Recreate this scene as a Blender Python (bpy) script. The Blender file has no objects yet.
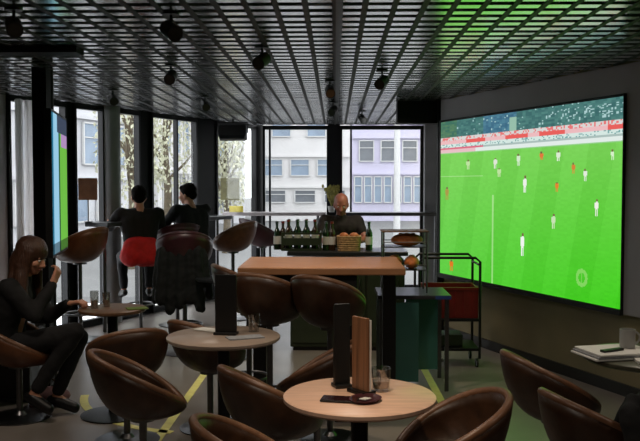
import bpy, bmesh, math, random
from mathutils import Vector, Matrix, Euler
random.seed(7)
R = math.radians
C = bpy.context.scene.collection
S = bpy.context.scene
# ------------------------------------------------------------------ camera
F = 820.0
cam = bpy.data.objects.new('camera', bpy.data.cameras.new('camera'))
C.objects.link(cam)
cam.data.sensor_width = 36.0
cam.data.lens = F / 640 * 36
cam.data.clip_end = 400
cam.location = (0, 0, 1.6)
cam.rotation_euler = (R(90 - 2.48), 0, R(1.05))
S.camera = cam
CM = Euler(cam.rotation_euler).to_matrix()
def ray(px, py):
    return CM @ Vector(((px - 320) / F, (220.5 - py) / F, -1))
def at(px, py, Y):
    d = ray(px, py); k = Y / d.y
    return Vector((d.x * k, Y, 1.6 + d.z * k))
def ath(px, py, h):
    d = ray(px, py); k = (h - 1.6) / d.z
    return Vector((d.x * k, d.y * k, h))
def hit(px, P, Q):
    d = ray(px, 185)
    ex, ey = Q[0] - P[0], Q[1] - P[1]
    # k*d = P + s*e
    det = d.x * (-ey) + d.y * ex
    k = (P[0] * (-ey) + P[1] * ex) / det
    return Vector((d.x * k, d.y * k, 0))
# ------------------------------------------------------------------ world + exposure
w = bpy.data.worlds.new('overcast_sky'); S.world = w; w.use_nodes = True
nt = w.node_tree
bgn = nt.nodes['Background']
bgn.inputs['Color'].default_value = (0.95, 0.975, 1.0, 1)
bgn.inputs['Strength'].default_value = 3.4
S.view_settings.view_transform = 'Standard'
S.view_settings.look = 'None'
S.view_settings.gamma = 1
S.view_settings.use_curve_mapping = False
S.view_settings.exposure = 0.0
S.cycles.use_denoising = True
S.cycles.max_bounces = 8
def spot(name, loc, to, power, size=60, blend=.6, col=(1, .78, .55), rad=.04):
    l = bpy.data.lights.new(name, 'SPOT'); l.energy = power; l.spot_size = R(size); l.spot_blend = blend
    l.color = col; l.shadow_soft_size = rad
    o = bpy.data.objects.new(name, l); C.objects.link(o); o.location = loc
    o.rotation_euler = (Vector(to) - Vector(loc)).to_track_quat('-Z', 'Y').to_euler()
    return o
# lamps of the ceiling spotlights (housings built below) and added wide fill spots
spot('spot_or_fill_lamp', (.05, 2.9, 2.36), (.12, 3.3, .75), 48, 44)
for gx, gy in ((-1.9, 4.3), (0, 4.2), (1.6, 4.6), (-1.2, 6.6), (.6, 8.4), (-.4, 2.2), (1.9, 2.6)):  # wide soft spots added as ambient fill to brighten the room
    spot('spot_or_fill_lamp', (gx, gy, 2.36), (gx, gy + .3, 0), 22 if gx > 1.5 else 38, 140, 1, (1, .86, .72), .12)
spot('spot_or_fill_lamp', (-.15, 5.5, 2.36), (-.1, 5.9, 1.05), 55, 70)
spot('spot_or_fill_lamp', (-.9, 4.2, 2.36), (-.8, 4.7, .75), 16, 50)
spot('spot_or_fill_lamp', (-1.5, 5.0, 2.36), (-1.5, 5.6, .75), 9, 60)
spot('spot_or_fill_lamp', (1.4, 3.7, 2.36), (1.45, 4.0, .75), 9, 50)
spot('spot_or_fill_lamp', (.75, 6.0, 2.36), (.6, 6.9, 1.0), 16, 60)
spot('spot_or_fill_lamp', (-.1, 7.2, 2.36), (.0, 8.3, 1.0), 22, 70)
spot('spot_or_fill_lamp', (-1.9, 6.9, 2.36), (-2.5, 8.2, .9), 16, 60, col=(1, .6, .35))

# ------------------------------------------------------------------ materials
def lin(c):
    return tuple((x / 12.92 if x <= .04045 else ((x + .055) / 1.055) ** 2.4) for x in [v / 255 for v in c])
MATS = {}
def mat(name, rgb, rough=.5, metal=0, var=.15, scale=8, bump=0, spec=.5, trans=0, emit=None, stretch=None, alpha=None):
    if name in MATS: return MATS[name]
    m = bpy.data.materials.new(name); m.use_nodes = True; n = m.node_tree; b = n.nodes['Principled BSDF']
    c = lin(rgb)
    tc = n.nodes.new('ShaderNodeTexCoord'); mp = n.nodes.new('ShaderNodeMapping')
    n.links.new(tc.outputs['Object'], mp.inputs['Vector'])
    if stretch: mp.inputs['Scale'].default_value = stretch
    no = n.nodes.new('ShaderNodeTexNoise'); no.inputs['Scale'].default_value = scale; no.inputs['Detail'].default_value = 5
    n.links.new(mp.outputs['Vector'], no.inputs['Vector'])
    cr = n.nodes.new('ShaderNodeValToRGB')
    cr.color_ramp.elements[0].position = .3; cr.color_ramp.elements[1].position = .7
    cr.color_ramp.elements[0].color = (*[max(0, v * (1 - var)) for v in c], 1)
    cr.color_ramp.elements[1].color = (*[min(1, v * (1 + var)) for v in c], 1)
    n.links.new(no.outputs['Fac'], cr.inputs['Fac']); n.links.new(cr.outputs['Color'], b.inputs['Base Color'])
    b.inputs['Roughness'].default_value = rough; b.inputs['Metallic'].default_value = metal
    b.inputs['Specular IOR Level'].default_value = spec
    if trans: b.inputs['Transmission Weight'].default_value = trans
    if emit:
        b.inputs['Emission Color'].default_value = (*lin(emit[0]), 1); b.inputs['Emission Strength'].default_value = emit[1]
    if bump:
        bp = n.nodes.new('ShaderNodeBump'); bp.inputs['Strength'].default_value = bump; bp.inputs['Distance'].default_value = .01
        n.links.new(no.outputs['Fac'], bp.inputs['Height']); n.links.new(bp.outputs['Normal'], b.inputs['Normal'])
    MATS[name] = m
    return m
def glassmat(name, tint=(1, 1, 1), base=.06):
    m = bpy.data.materials.new(name); m.use_nodes = True; n = m.node_tree; n.nodes.clear()
    o = n.nodes.new('ShaderNodeOutputMaterial'); t = n.nodes.new('ShaderNodeBsdfTransparent'); g = n.nodes.new('ShaderNodeBsdfGlossy')
    t.inputs['Color'].default_value = (*tint, 1); g.inputs['Roughness'].default_value = .02
    mx = n.nodes.new('ShaderNodeMixShader'); lw = n.nodes.new('ShaderNodeLayerWeight'); lw.inputs['Blend'].default_value = .5
    pw = n.nodes.new('ShaderNodeMath'); pw.operation = 'POWER'; pw.inputs[1].default_value = 5
    ml = n.nodes.new('ShaderNodeMath'); ml.operation = 'MULTIPLY_ADD'; ml.inputs[1].default_value = .9; ml.inputs[2].default_value = base * .7
    n.links.new(lw.outputs['Facing'], pw.inputs[0]); n.links.new(pw.outputs[0], ml.inputs[0]); n.links.new(ml.outputs[0], mx.inputs['Fac']); n.links.new(t.outputs[0], mx.inputs[1]); n.links.new(g.outputs[0], mx.inputs[2])
    n.links.new(mx.outputs[0], o.inputs['Surface']); MATS[name] = m
    return m
leather = mat('brown_leather', (56, 34, 19), .42, var=.3, scale=14, bump=.25)
leather2 = mat('tan_brown_leather', (96, 58, 34), .4, var=.25, scale=14, bump=.25)
burg = mat('burgundy_leather', (62, 24, 32), .42, var=.25, scale=14, bump=.25)
blackl = mat('black_leather', (16, 16, 20), .45, var=.3, scale=16, bump=.2)
piping = mat('leather_piping', (112, 78, 56), .4, var=.2, scale=30)
steel = mat('brushed_steel', (110, 110, 112), .32, 1, var=.1, scale=30)
dsteel = mat('dark_metal', (28, 28, 30), .4, .6, var=.15, scale=20)
blackp = mat('black_plastic', (14, 14, 15), .45, var=.2, scale=20)
colm = mat('dark_column_paint', (18, 18, 20), .6, var=.12, scale=3, spec=.15)
colg = mat('grey_column_paint', (128, 128, 130), .5, var=.12, scale=3)
wood_pink = mat('pale_oak_veneer', (216, 178, 154), .38, var=.12, scale=6, stretch=(1, 9, 1))
wood_tan = mat('warm_oak', (172, 122, 84), .42, var=.18, scale=6, stretch=(1, 9, 1))
wood_brown = mat('brown_wood', (104, 74, 50), .45, var=.22, scale=6, stretch=(8, 1, 1))
greytop = mat('grey_laminate', (104, 108, 112), .3, var=.08, scale=6)
olivetop = mat('olive_grey_laminate', (74, 74, 60), .35, var=.1, scale=6)
darktop = mat('dark_laminate', (40, 42, 46), .3, var=.1, scale=6)
paper = mat('white_paper', (222, 222, 218), .7, var=.05, scale=20)
paperg = mat('grey_newsprint', (150, 152, 156), .8, var=.18, scale=60)
panelg = mat('grey_wall_panel', (158, 156, 160), .7, var=.05, scale=3)
olive = mat('dark_olive_wall', (130, 120, 90), .75, var=.12, scale=2.5, bump=.1)
skin = mat('skin', (190, 134, 108), .5, var=.08, scale=20)
skinr = mat('ruddy_skin', (158, 96, 76), .5, var=.08, scale=20)
hairb = mat('brown_hair', (66, 40, 26), .5, var=.4, scale=40, stretch=(3, 3, .4), bump=.6)
hairk = mat('dark_hair', (18, 13, 12), .9, var=.3, scale=60, bump=.8, spec=.1)
cloth = mat('black_cloth', (12, 12, 14), .85, var=.25, scale=30, bump=.3)
clothn = mat('charcoal_cloth', (16, 16, 21), .85, var=.25, scale=30, bump=.3)
redc = mat('red_cloth', (190, 24, 26), .8, var=.2, scale=14, bump=.3)
redp = mat('red_plastic', (120, 26, 22), .45, var=.15, scale=10)
copper = mat('baked_crust', (186, 108, 56), .55, var=.35, scale=22, bump=.4)
greenb = mat('green_bottle_glass', (24, 44, 24), .12, var=.1, spec=.8)
brownb = mat('brown_bottle_glass', (52, 32, 16), .12, var=.1, spec=.8)
greenc = mat('dark_green_crate', (38, 48, 28), .55, var=.2, scale=12)
wick = mat('wicker', (178, 140, 98), .7, var=.35, scale=40, bump=.6)
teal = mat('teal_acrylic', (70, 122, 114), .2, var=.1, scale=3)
yellow = mat('yellow_floor_tape', (250, 240, 146), .5, var=.1, scale=14)
yellowp = mat('yellow_card', (232, 214, 96), .6, var=.08, scale=14)
leafm = mat('leaf', (128, 120, 50), .55, var=.35, scale=10)
leafp = mat('pale_leaf', (172, 172, 148), .7, var=.2, scale=3)
bark = mat('bark', (86, 76, 60), .85, var=.3, scale=14, bump=.5)
stone = mat('white_render', (200, 198, 198), .85, var=.05, scale=.6)
stoneg = mat('grey_stone', (184, 184, 188), .85, var=.08, scale=.6)
stonel = mat('lilac_panel', (184, 180, 200), .8, var=.05, scale=.8)
wing = mat('facade_glass', (120, 136, 154), .25, var=.2, scale=1.2)
wind = mat('dark_facade_glass', (96, 100, 106), .25, var=.25, scale=1.2)
winf = mat('pale_window_frame', (190, 190, 190), .6, var=.03)
shoe = mat('black_shoe', (12, 12, 14), .4, var=.2)
pinkc = mat('dusty_pink_canvas', (120, 84, 88), .8, var=.2, scale=20)
ceram = mat('grey_ceramic', (156, 156, 154), .3, var=.05)
glassw = glassmat('window_glass', (.97, .98, .98))
glassd = glassmat('drinking_glass', (.9, .9, .88), .3)
eyew = mat('eye_white', (220, 215, 210), .3, var=.02)
lipm = mat('lips', (150, 80, 74), .5, var=.05)
orange = mat('orange_enamel', (214, 112, 30), .5, var=.05)

# ------------------------------------------------------------------ mesh helpers
class MB:
    def __init__(s): s.bm = bmesh.new()
    def _add(s, verts, faces, M=None):
        vs = [s.bm.verts.new((M @ Vector(v)) if M is not None else v) for v in verts]
        for f in faces:
            try: s.bm.faces.new([vs[i] for i in f])
            except ValueError: pass
        return s
    def box(s, c, d, rz=0, rot=None, bev=0):
        x, y, z = d[0] / 2, d[1] / 2, d[2] / 2
        M = Matrix.Translation(Vector(c)) @ (rot.to_4x4() if rot is not None else Matrix.Rotation(rz, 4, 'Z'))
        b = min(bev, x * .9, y * .9, z * .9)
        if b <= 0:
            V = [(-x, -y, -z), (x, -y, -z), (x, y, -z), (-x, y, -z), (-x, -y, z), (x, -y, z), (x, y, z), (-x, y, z)]
            return s._add(V, [(0, 3, 2, 1), (4, 5, 6, 7), (0, 1, 5, 4), (1, 2, 6, 5), (2, 3, 7, 6), (3, 0, 4, 7)], M)
        t = bmesh.new(); bmesh.ops.create_cube(t, size=1)
        for v in t.verts: v.co = Vector((v.co.x * 2 * x, v.co.y * 2 * y, v.co.z * 2 * z))
        bmesh.ops.bevel(t, geom=list(t.edges), offset=b, segments=2, affect='EDGES', profile=.5)
        t.verts.index_update()
        V = [v.co.copy() for v in t.verts]; Fc = [[v.index for v in f.verts] for f in t.faces]; t.free()
        return s._add(V, Fc, M)
    def tube(s, pts, r, seg=10, closed=False):
        pts = [Vector(p) for p in pts]; n = len(pts); rs = r if isinstance(r, (list, tuple)) else [r] * n
        rings = []; up = None
        for i, p in enumerate(pts):
            if closed: d = pts[(i + 1) % n] - pts[i - 1]
            else: d = pts[min(i + 1, n - 1)] - pts[max(i - 1, 0)]
            d.normalize()
            if up is None:
                up = Vector((0, 0, 1)) if abs(d.z) < .9 else Vector((1, 0, 0))
            a = d.cross(up).normalized(); b = a.cross(d).normalized(); up = b
            rings.append([s.bm.verts.new(p + (a * math.cos(2 * math.pi * k / seg) + b * math.sin(2 * math.pi * k / seg)) * rs[i]) for k in range(seg)])
        m = n if closed else n - 1
        for i in range(m):
            A, B = rings[i], rings[(i + 1) % n]
            for k in range(seg):
                s.bm.faces.new((A[k], A[(k + 1) % seg], B[(k + 1) % seg], B[k]))
        if not closed:
            s.bm.faces.new(rings[0][::-1]); s.bm.faces.new(rings[-1])
        return s
    def lathe(s, prof, c=(0, 0, 0), seg=32, sx=1, sy=1):
        c = Vector(c); rings = []
        for r, z in prof:
            if r < 1e-5: rings.append([s.bm.verts.new(c + Vector((0, 0, z)))])
            else: rings.append([s.bm.verts.new(c + Vector((r * sx * math.cos(2 * math.pi * k / seg), r * sy * math.sin(2 * math.pi * k / seg), z))) for k in range(seg)])
        for A, B in zip(rings, rings[1:]):
            for k in range(seg):
                k2 = (k + 1) % seg
                if len(A) == 1 and len(B) == 1: continue
                if len(A) == 1: s.bm.faces.new((A[0], B[k2], B[k]))
                elif len(B) == 1: s.bm.faces.new((A[k], A[k2], B[0]))
                else: s.bm.faces.new((A[k], A[k2], B[k2], B[k]))
        return s
    def ell(s, c, r, rot=None, seg=16):
        M = Matrix.Translation(Vector(c)) @ (rot.to_4x4() if rot is not None else Matrix.Identity(4)) @ Matrix.Diagonal((*r, 1))
        t = bmesh.new(); bmesh.ops.create_uvsphere(t, u_segments=seg, v_segments=max(6, seg * 3 // 4), radius=1)
        t.verts.index_update()
        V = [v.co.copy() for v in t.verts]; Fc = [[v.index for v in f.verts] for f in t.faces]; t.free()
        return s._add(V, Fc, M)
    def cap(s, p0, r0, p1, r1, seg=12):
        p0, p1 = Vector(p0), Vector(p1)
        if (p1 - p0).length > 1e-4: s.tube([p0, p1], [r0, r1], seg)
        s.ell(p0, (r0,) * 3, seg=seg); s.ell(p1, (r1,) * 3, seg=seg)
        return s
    def prism(s, poly, z0, z1):
        n = len(poly)
        V = [(x, y, z0) for x, y in poly] + [(x, y, z1) for x, y in poly]
        return s._add(V, [tuple(range(n))[::-1], tuple(range(n, 2 * n))] + [(i, (i + 1) % n, (i + 1) % n + n, i + n) for i in range(n)])
    def build(s, name, m, parent=None, smooth=False, world=False):
        bmesh.ops.recalc_face_normals(s.bm, faces=s.bm.faces)
        me = bpy.data.meshes.new(name); s.bm.to_mesh(me); s.bm.free()
        if smooth:
            for p in me.polygons: p.use_smooth = True
            if smooth != 2:
                try: me.set_sharp_from_angle(angle=R(40))
                except Exception: pass
        if m: me.materials.append(m)
        o = bpy.data.objects.new(name, me); C.objects.link(o)
        if parent: o.parent = parent
        return o
def tag(o, label=None, cat=None, group=None, kind=None):
    if label: o['label'] = label
    if cat: o['category'] = cat
    if group: o['group'] = group
    if kind: o['kind'] = kind
    return o
def empty(name, loc=(0, 0, 0), rz=0, label=None, cat=None, group=None):
    o = bpy.data.objects.new(name, None); C.objects.link(o); o.location = loc; o.rotation_euler = (0, 0, rz)
    o.empty_display_size = .1
    return tag(o, label, cat, group)
def dup(root, loc, rz, label, group=None, scale=None, mats=None):
    def cp(o, par):
        c = o.copy(); C.objects.link(c)
        if par: c.parent = par
        for ch in list(o.children): cp(ch, c)
        return c
    kids = list(root.children)
    r = root.copy(); C.objects.link(r)
    for ch in kids: cp(ch, r)
    r.location = loc; r.rotation_euler = (0, 0, rz); r['label'] = label
    if group: r['group'] = group
    if scale: r.scale = (scale,) * 3
    return r
def struct(o): o['kind'] = 'structure'; return o

# ------------------------------------------------------------------ room shell
CEIL = 2.5
A = at(259, 185, 12.5).xy; B = Vector((-2.87, 9.0))
def fac(px): return hit(px, A, B).xy
def rgt(px): return at(px, 185, 12.5).xy
Cn = fac(-70)
WR = lambda y: 4.685 - .4 * y            # right wall x at depth y
tW = Vector((-.371, .9286)); nW = Vector((-.9286, -.371))
far_r = (1.75, 12.7)
plan = [(Cn.x, Cn.y), (A.x - .02, 12.6), far_r, (far_r[0], 8.9), (WR(8.8) + .05, 8.8), (WR(-1.6), -1.6), (-4.8, -1.6), (-4.8, Cn.y)]
floor_m = mat('polished_concrete_floor', (138, 130, 124), .3, var=.18, scale=1.6, bump=.03)
o = struct(MB().prism(plan, -.12, 0).build('floor', floor_m))
o = struct(MB().prism(plan, CEIL + .1, CEIL + .25).build('ceiling', mat('dark_plenum', (10, 10, 10), .9)))
# louvred open-cell ceiling: glossy metal blades in long strips with dark gaps between them
blade = mat('ceiling_blade_metal', (242, 242, 244), .2, 1, var=.06, scale=2)
m = MB()
def inside(x, y):
    if y > 12.4: return False
    if x > WR(min(y, 8.8)) - .06 and y < 8.9: return False
    if x > 1.7: 
        if y >= 8.9: return False
    e = B - A; p = Vector((x, y)) - A
    return not (e.x * p.y - e.y * p.x < -.1 * e.length)
PIT = .15
for i in range(-32, 34):
    x = i * PIT + .075
    run = False
    for j in range(int(1.5 / PIT), int(12.5 / PIT)):
        y = j * PIT
        if not inside(x, y): continue
        m.box((x, y, CEIL + .012), (.118, .074, .024), rot=Matrix.Rotation(R(random.uniform(-1.2, 1.2)), 3, 'X'))
o = m.build('ceiling_louvre', blade); struct(o); o.name = 'ceiling.001'
m = MB()
for i in range(-32, 34):
    x = i * PIT
    ys = [y * .25 for y in range(6, 50) if inside(x, y * .25)]
    if len(ys) > 1: m.box((x, (ys[0] + ys[-1]) / 2, CEIL + .03), (.03, ys[-1] - ys[0], .066))
struct(m.build('ceiling.002', mat('ceiling_runner', (12, 12, 12), .6)))

# right wall: olive lower wall, grey upper panel, recess
def wallR(y0, y1, off0, off1, h0, h1):
    p0 = Vector((WR(y0), y0)); p1 = Vector((WR(y1), y1))
    return MB().prism([tuple(p0 + nW * off1), tuple(p1 + nW * off1), tuple(p1 + nW * off0), tuple(p0 + nW * off0)], h0, h1)
struct(wallR(-1.6, 8.83, -.2, 0, 0, CEIL + .1).build('wall_right', olive))
struct(wallR(-1.6, 8.83, 0, .05, .63, CEIL - .002).build('wall_right.001', panelg))
struct(wallR(-1.6, 8.83, 0, .018, 0, .09).build('baseboard_right', mat('dark_skirting', (22, 20, 16), .5)))
struct(MB().box((far_r[0] + .1, 10.8, 1.25), (.2, 4.1, 2.7)).build('wall_far_right', panelg))
struct(MB().prism([(-4.8, Cn.y), (-5, Cn.y), (-5, -1.8), (-4.8, -1.8)], 0, CEIL + .1).build('wall_left', panelg))
struct(MB().box((0, -1.7, 1.25), (11.5, .2, 2.7)).build('wall_back', panelg))
struct(MB().prism([(Cn.x, Cn.y), (Cn.x, Cn.y + .2), (-5, Cn.y + .2), (-5, Cn.y)], 0, CEIL + .1).build('wall_left.001', panelg))
# projection screen: colour per cell of a fine grid, lit by the projector
P0 = Vector((WR(8.76), 8.76)); P1 = Vector((WR(6.19), 6.19))
SB, ST = .665, 2.26
off = .066
def scr_uv(px, py):
    a = P0 + nW * off; b = P1 + nW * off
    h = hit(px, a, b)
    u = (h.xy - a).length / (b - a).length * (1 if (h.xy - a).dot(b - a) > 0 else -1)
    d = ray(px, py); k = h.y / d.y; z = 1.6 + d.z * k
    return u, (ST - z) / (ST - SB)
NU, NV = 300, 180
cols = {}
rnd = random.Random(3)
blk = {}
def noise2(a, b, s):
    k = (a, b, s)
    if k not in blk: blk[k] = random.Random(hash(k)).random()
    return blk[k]
def colour(u, v):
    i, j = int(u * 60), int(v * 90)
    n = noise2(i, j, 0); n2 = noise2(int(u * 140), int(v * 150), 1)
    if v < .105:
        base = (60 + 24 * n, 104 + 30 * n, (104 if u < .3 or u > .5 else 130) + 24 * n)
        if n2 > .97 or (u > .72 and n2 > .8 and .02 < v < .09): base = (170, 205, 205)
        if u < .12: base = (60 + 30 * n, 110 + 20 * n, 96)
        if .46 < u < .5 and v > .03: base = (150, 190, 170)
        return base
    if v < .128: return (216, 214, 212) if n2 > .35 else (232, 120, 120)
    if v < .152:
        return (232, 96, 92) if noise2(int(u * 16), 5, 2) > .4 else (236, 186, 190)
    if v < .172: return (214, 232, 226) if n2 > .2 else (120, 170, 170)
    if v < .182: return (220, 110, 130) if u < .3 else (170, 190, 186)
    if v < .207: return (226, 236, 232) if u > .25 else (232, 190, 196)
    if v < .213: return (150, 210, 140)
    t = (v - .21) / .79
    g = (122 - 60 * t * (0.5 + .5 * u), 208 - 6 * t, 88 - 62 * t * (.4 + .6 * u))
    st = 3 * (1 if int(u * 9 + v * 1.2) % 2 else -1)
    g = tuple(max(8, c + st + 5 * (n - .5)) for c in g)
    return g
PL = []
def player(px, y0, y1, col, wd=4.0, shorts=None):
    PL.append((px, y0, y1, col, wd, shorts))
for a in [(525, 176, 193, (236, 240, 232)), (523, 233, 256, (240, 244, 238)), (585, 169, 181, (226, 236, 220)), (597, 199, 216, (240, 240, 230)),
          (554, 214, 229, (200, 226, 180)), (495, 158, 168, (225, 230, 215)), (468, 160, 169, (190, 225, 160)), (499, 168, 177, (190, 225, 160)),
          (518, 154, 166, (210, 235, 200)), (558, 151, 161, (220, 235, 210)), (541, 152, 160, (224, 120, 60)), (573, 163, 174, (214, 130, 60)),
          (557, 182, 192, (226, 132, 52)), (447, 187, 200, (170, 150, 70)), (452, 259, 271, (222, 120, 30)), (612, 150, 160, (214, 240, 200))]:
    player(*a)
PUV = []
for px_, y0, y1, col, wd, sh in PL:
    u0, v0 = scr_uv(px_ - wd / 2, y0); u1, v1 = scr_uv(px_ + wd / 2, y1); PUV.append((u0, u1, v0, v1, col))
lu0, lv0 = scr_uv(493, 195); lu1, lv1 = scr_uv(493, 290)
bx0 = scr_uv(577, 268); bx1 = scr_uv(589, 288)
def final(u, v):
    for (u0, u1, v0, v1, col) in PUV:
        if u0 <= u <= u1 and v0 <= v <= v1:
            cu = (u - (u0 + u1) / 2) / (u1 - u0) * 2; cv = (v - v0) / (v1 - v0)
            wv = .45 if cv < .18 else (.95 if cv < .55 else .6)
            if abs(cu) < wv and not (cv > .65 and abs(cu) < .15):
                return col if cv > .15 else (120, 96, 70)
    c = colour(u, v)
    if abs(u - (lu0 + (lu1 - lu0) * (v - lv0) / (lv1 - lv0))) < .0045 and v > lv0: return tuple(.5 * a + .5 * b for a, b in zip(c, (220, 240, 200)))
    if abs(v - .36) < .003 and u < .3: return tuple(.6 * a + .4 * b for a, b in zip(c, (220, 240, 200)))
    eu = (u - (bx0[0] + bx1[0]) / 2) / (bx1[0] - bx0[0]) * 2; ev = (v - (bx0[1] + bx1[1]) / 2) / (bx1[1] - bx0[1]) * 2
    if eu * eu + ev * ev < 1 and not (eu * eu + ev * ev < .3 and abs(eu) > .1): return (130, 212, 96)
    return c
me = bpy.data.meshes.new('picture')
a2 = P0 + nW * off; b2 = P1 + nW * off
vs = []; fs = []
for j in range(NV + 1):
    for i in range(NU + 1):
        p = a2.lerp(b2, i / NU); vs.append((p.x, p.y, ST + (SB - ST) * j / NV))
for j in range(NV):
    for i in range(NU):
        k = j * (NU + 1) + i; fs.append((k, k + NU + 1, k + NU + 2, k + 1))
me.from_pydata(vs, [], fs)
ca = me.color_attributes.new('picture', 'FLOAT_COLOR', 'CORNER')
buf = []
for j in range(NV):
    for i in range(NU):
        c = lin(final((i + .5) / NU, (j + .5) / NV)); buf += [*c, 1] * 4
ca.data.foreach_set('color', buf)
def emis_attr(name, k):
    m = bpy.data.materials.new(name); m.use_nodes = True; n = m.node_tree; b = n.nodes['Principled BSDF']
    v = n.nodes.new('ShaderNodeVertexColor'); v.layer_name = 'picture'
    n.links.new(v.outputs['Color'], b.inputs['Emission Color']); b.inputs['Emission Strength'].default_value = k
    b.inputs['Base Color'].default_value = (.02, .02, .02, 1); b.inputs['Roughness'].default_value = .9; b.inputs['Specular IOR Level'].default_value = .1
    return m
me.materials.append(emis_attr('screen_picture', 1.0))
scr = empty('projection_screen', ((P0.x + P1.x) / 2, (P0.y + P1.y) / 2, SB), 0, 'large screen on the grey wall showing a football match on green pitch', 'screen')
def adopt(o, par):
    o.parent = par; o.location = -par.location; return o
# children are modelled in world space, so shift them back
def adoptR(o, par):
    bpy.context.view_layer.update() if False else None
    o.parent = par
    M = (Matrix.Translation(par.location) @ Matrix.Rotation(par.rotation_euler.z, 4, 'Z')).inverted()
    o.matrix_local = M
    return o
po = bpy.data.objects.new('picture', me); C.objects.link(po); adoptR(po, scr)
blackbord = mat('black_screen_border', (8, 8, 8), .6)
L0 = P0 + tW * .02; L1 = P1 - tW * .008
m = MB()
def pr(p, q, o0, o1, h0, h1): m.prism([tuple(p + nW * o1), tuple(q + nW * o1), tuple(q + nW * o0), tuple(p + nW * o0)], h0, h1)
pr(L0, L1, .05, .085, SB - .045, SB); pr(L0, L1, .05, .075, ST, ST + .02)
pr(L0, P0, .05, .075, SB, ST); pr(P1, L1, .05, .075, SB, ST); pr(P0, P1, .05, .062, SB, ST)
adoptR(m.build('border', blackbord), scr)
# dark bulkhead stub left of the screen and the end of the screen wall
struct(MB().box(((.68 + 1.12) / 2, 8.95, 2.38), (.46, .22, .235)).build('trim_1', colm))
struct(MB().box((1.13, 8.83, 1.25), (.07, .12, 2.5)).build('trim_2', colm))
# beam over the left alcove
struct(MB().box((-3.2, 5.4, 2.48), (3.05, .16, .04)).build('trim_3', colm))

# ------------------------------------------------------------------ glazed walls
trim_n = [10]
def post(fn, x0, x1, mt, depth=.2, top=CEIL + .05, rnd_=False, bring=0):
    p, q = fn(x0), fn(x1); d = (q - p).normalized(); n = Vector((d.y, -d.x))   # towards the room
    if n.y > 0: n = -n
    c = (p + q) / 2 + n * (depth / 2 - .06 + bring)
    wd = (q - p).length
    mb = MB()
    if rnd_: mb.lathe([(0, 0), (wd / 2, 0), (wd / 2, top), (0, top)], (c.x, c.y, 0), 28)
    else: mb.box((c.x, c.y, top / 2), (wd, depth, top), rz=math.atan2(d.y, d.x))
    o = struct(mb.build('trim_%d' % trim_n[0], mt, smooth=rnd_)); trim_n[0] += 1
    return o
win_n = [1]
def window(fn, x0, x1, mull=(), low=.0, rails=(1.02,)):
    p, q = fn(x0), fn(x1); d = (q - p).normalized(); rz = math.atan2(d.y, d.x); c = (p + q) / 2; L = (q - p).length
    e = empty('window_%d' % win_n[0], (c.x, c.y, 0), rz); e['kind'] = 'structure'; win_n[0] += 1
    m = MB(); t = .035
    m.box((-L / 2 + t / 2, 0, 1.25), (t, .07, 2.5)); m.box((L / 2 - t / 2, 0, 1.25), (t, .07, 2.5))
    m.box((0, 0, 2.47), (L, .07, .06)); m.box((0, 0, .04), (L, .07, .08))
    for mx in mull:
        s = (fn(mx) - c).dot(d); m.box((s, 0, 1.25), (.03, .06, 2.5))
    m.build('frame', dsteel, e)
    g = MB().box((0, 0, 1.25), (L - .03, .012, 2.42)).build('pane', glassw, e)
    return e
struct(MB().box((Cn.x, Cn.y, 1), (.1, .1, 2)).build('trim_4', colm))
def solid(fn, x0, x1, mt, nm):
    p, q = fn(x0), fn(x1); d = (q - p).normalized(); n = Vector((-d.y, d.x))
    if n.y < 0: n = -n
    return struct(MB().prism([tuple(p), tuple(q), tuple(q + n * .15), tuple(p + n * .15)], 0, CEIL + .1).build(nm, mt))
solid(fac, -72, 7, panelg, 'wall_window_side')
window(fac, 7, 38); post(fac, 36, 50, colm, .06); window(fac, 50, 66); post(fac, 64, 74, colm, .06)
window(fac, 73, 103); post(fac, 102, 117, colg, .22, rnd_=True, bring=-.05)
window(fac, 116, 139); post(fac, 138, 150, colm, .07)
window(fac, 150, 196, (176,)); post(fac, 195, 215, colm, .08)
window(fac, 215, 255, ()); post(fac, 254.5, 262, colm, .08)
window(rgt, 263, 329, (270,)); post(rgt, 328, 340, colm, .3)
window(rgt, 340, 424, (421,)); post(rgt, 423, 436, colg, .3)
solid(rgt, 436, 462, panelg, 'wall_far')
# floor tape lines
def tape(pts, nm, lab):
    m = MB(); wv = .03; V = []
    for i, p in enumerate(pts):
        a_ = Vector(pts[max(i - 1, 0)]); b_ = Vector(pts[min(i + 1, len(pts) - 1)]); d = (b_ - a_).normalized(); n = Vector((-d.y, d.x)) * wv
        V += [Vector(p) + n, Vector(p) - n]
    vv = [(*v, .0005) for v in V] + [(*v, .0035) for v in V]; N = len(V)
    fs_ = []
    for i in range(0, N - 2, 2):
        fs_ += [(i, i + 1, i + 3, i + 2), (N + i, N + i + 2, N + i + 3, N + i + 1), (i, i + 2, N + i + 2, N + i), (i + 1, N + i + 1, N + i + 3, i + 3)]
    fs_ += [(0, N, N + 1, 1), (N - 2, N - 1, 2 * N - 1, 2 * N - 2)]
    m._add(vv, fs_)
    return tag(m.build(nm, yellow), lab, 'floor marking', 'yellow lines taped on the floor')
tape([(-1.12, 4.3), (-1.11, 6), (-1.1, 7.9)], 'floor_line', 'straight pale yellow line on the floor left of centre')
tape([(.79, 5.8), (.77, 7.65)], 'floor_line', 'straight pale yellow line on the floor beneath the drinks trolley')
cc = Vector((-.75, 6.35)); r0 = 1.17
tape([(cc.x + r0 * math.cos(R(t)), cc.y + r0 * math.sin(R(t))) for t in range(190, 256, 5)], 'floor_line', 'curved pale yellow line on floor under the front left tub chair')

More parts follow.
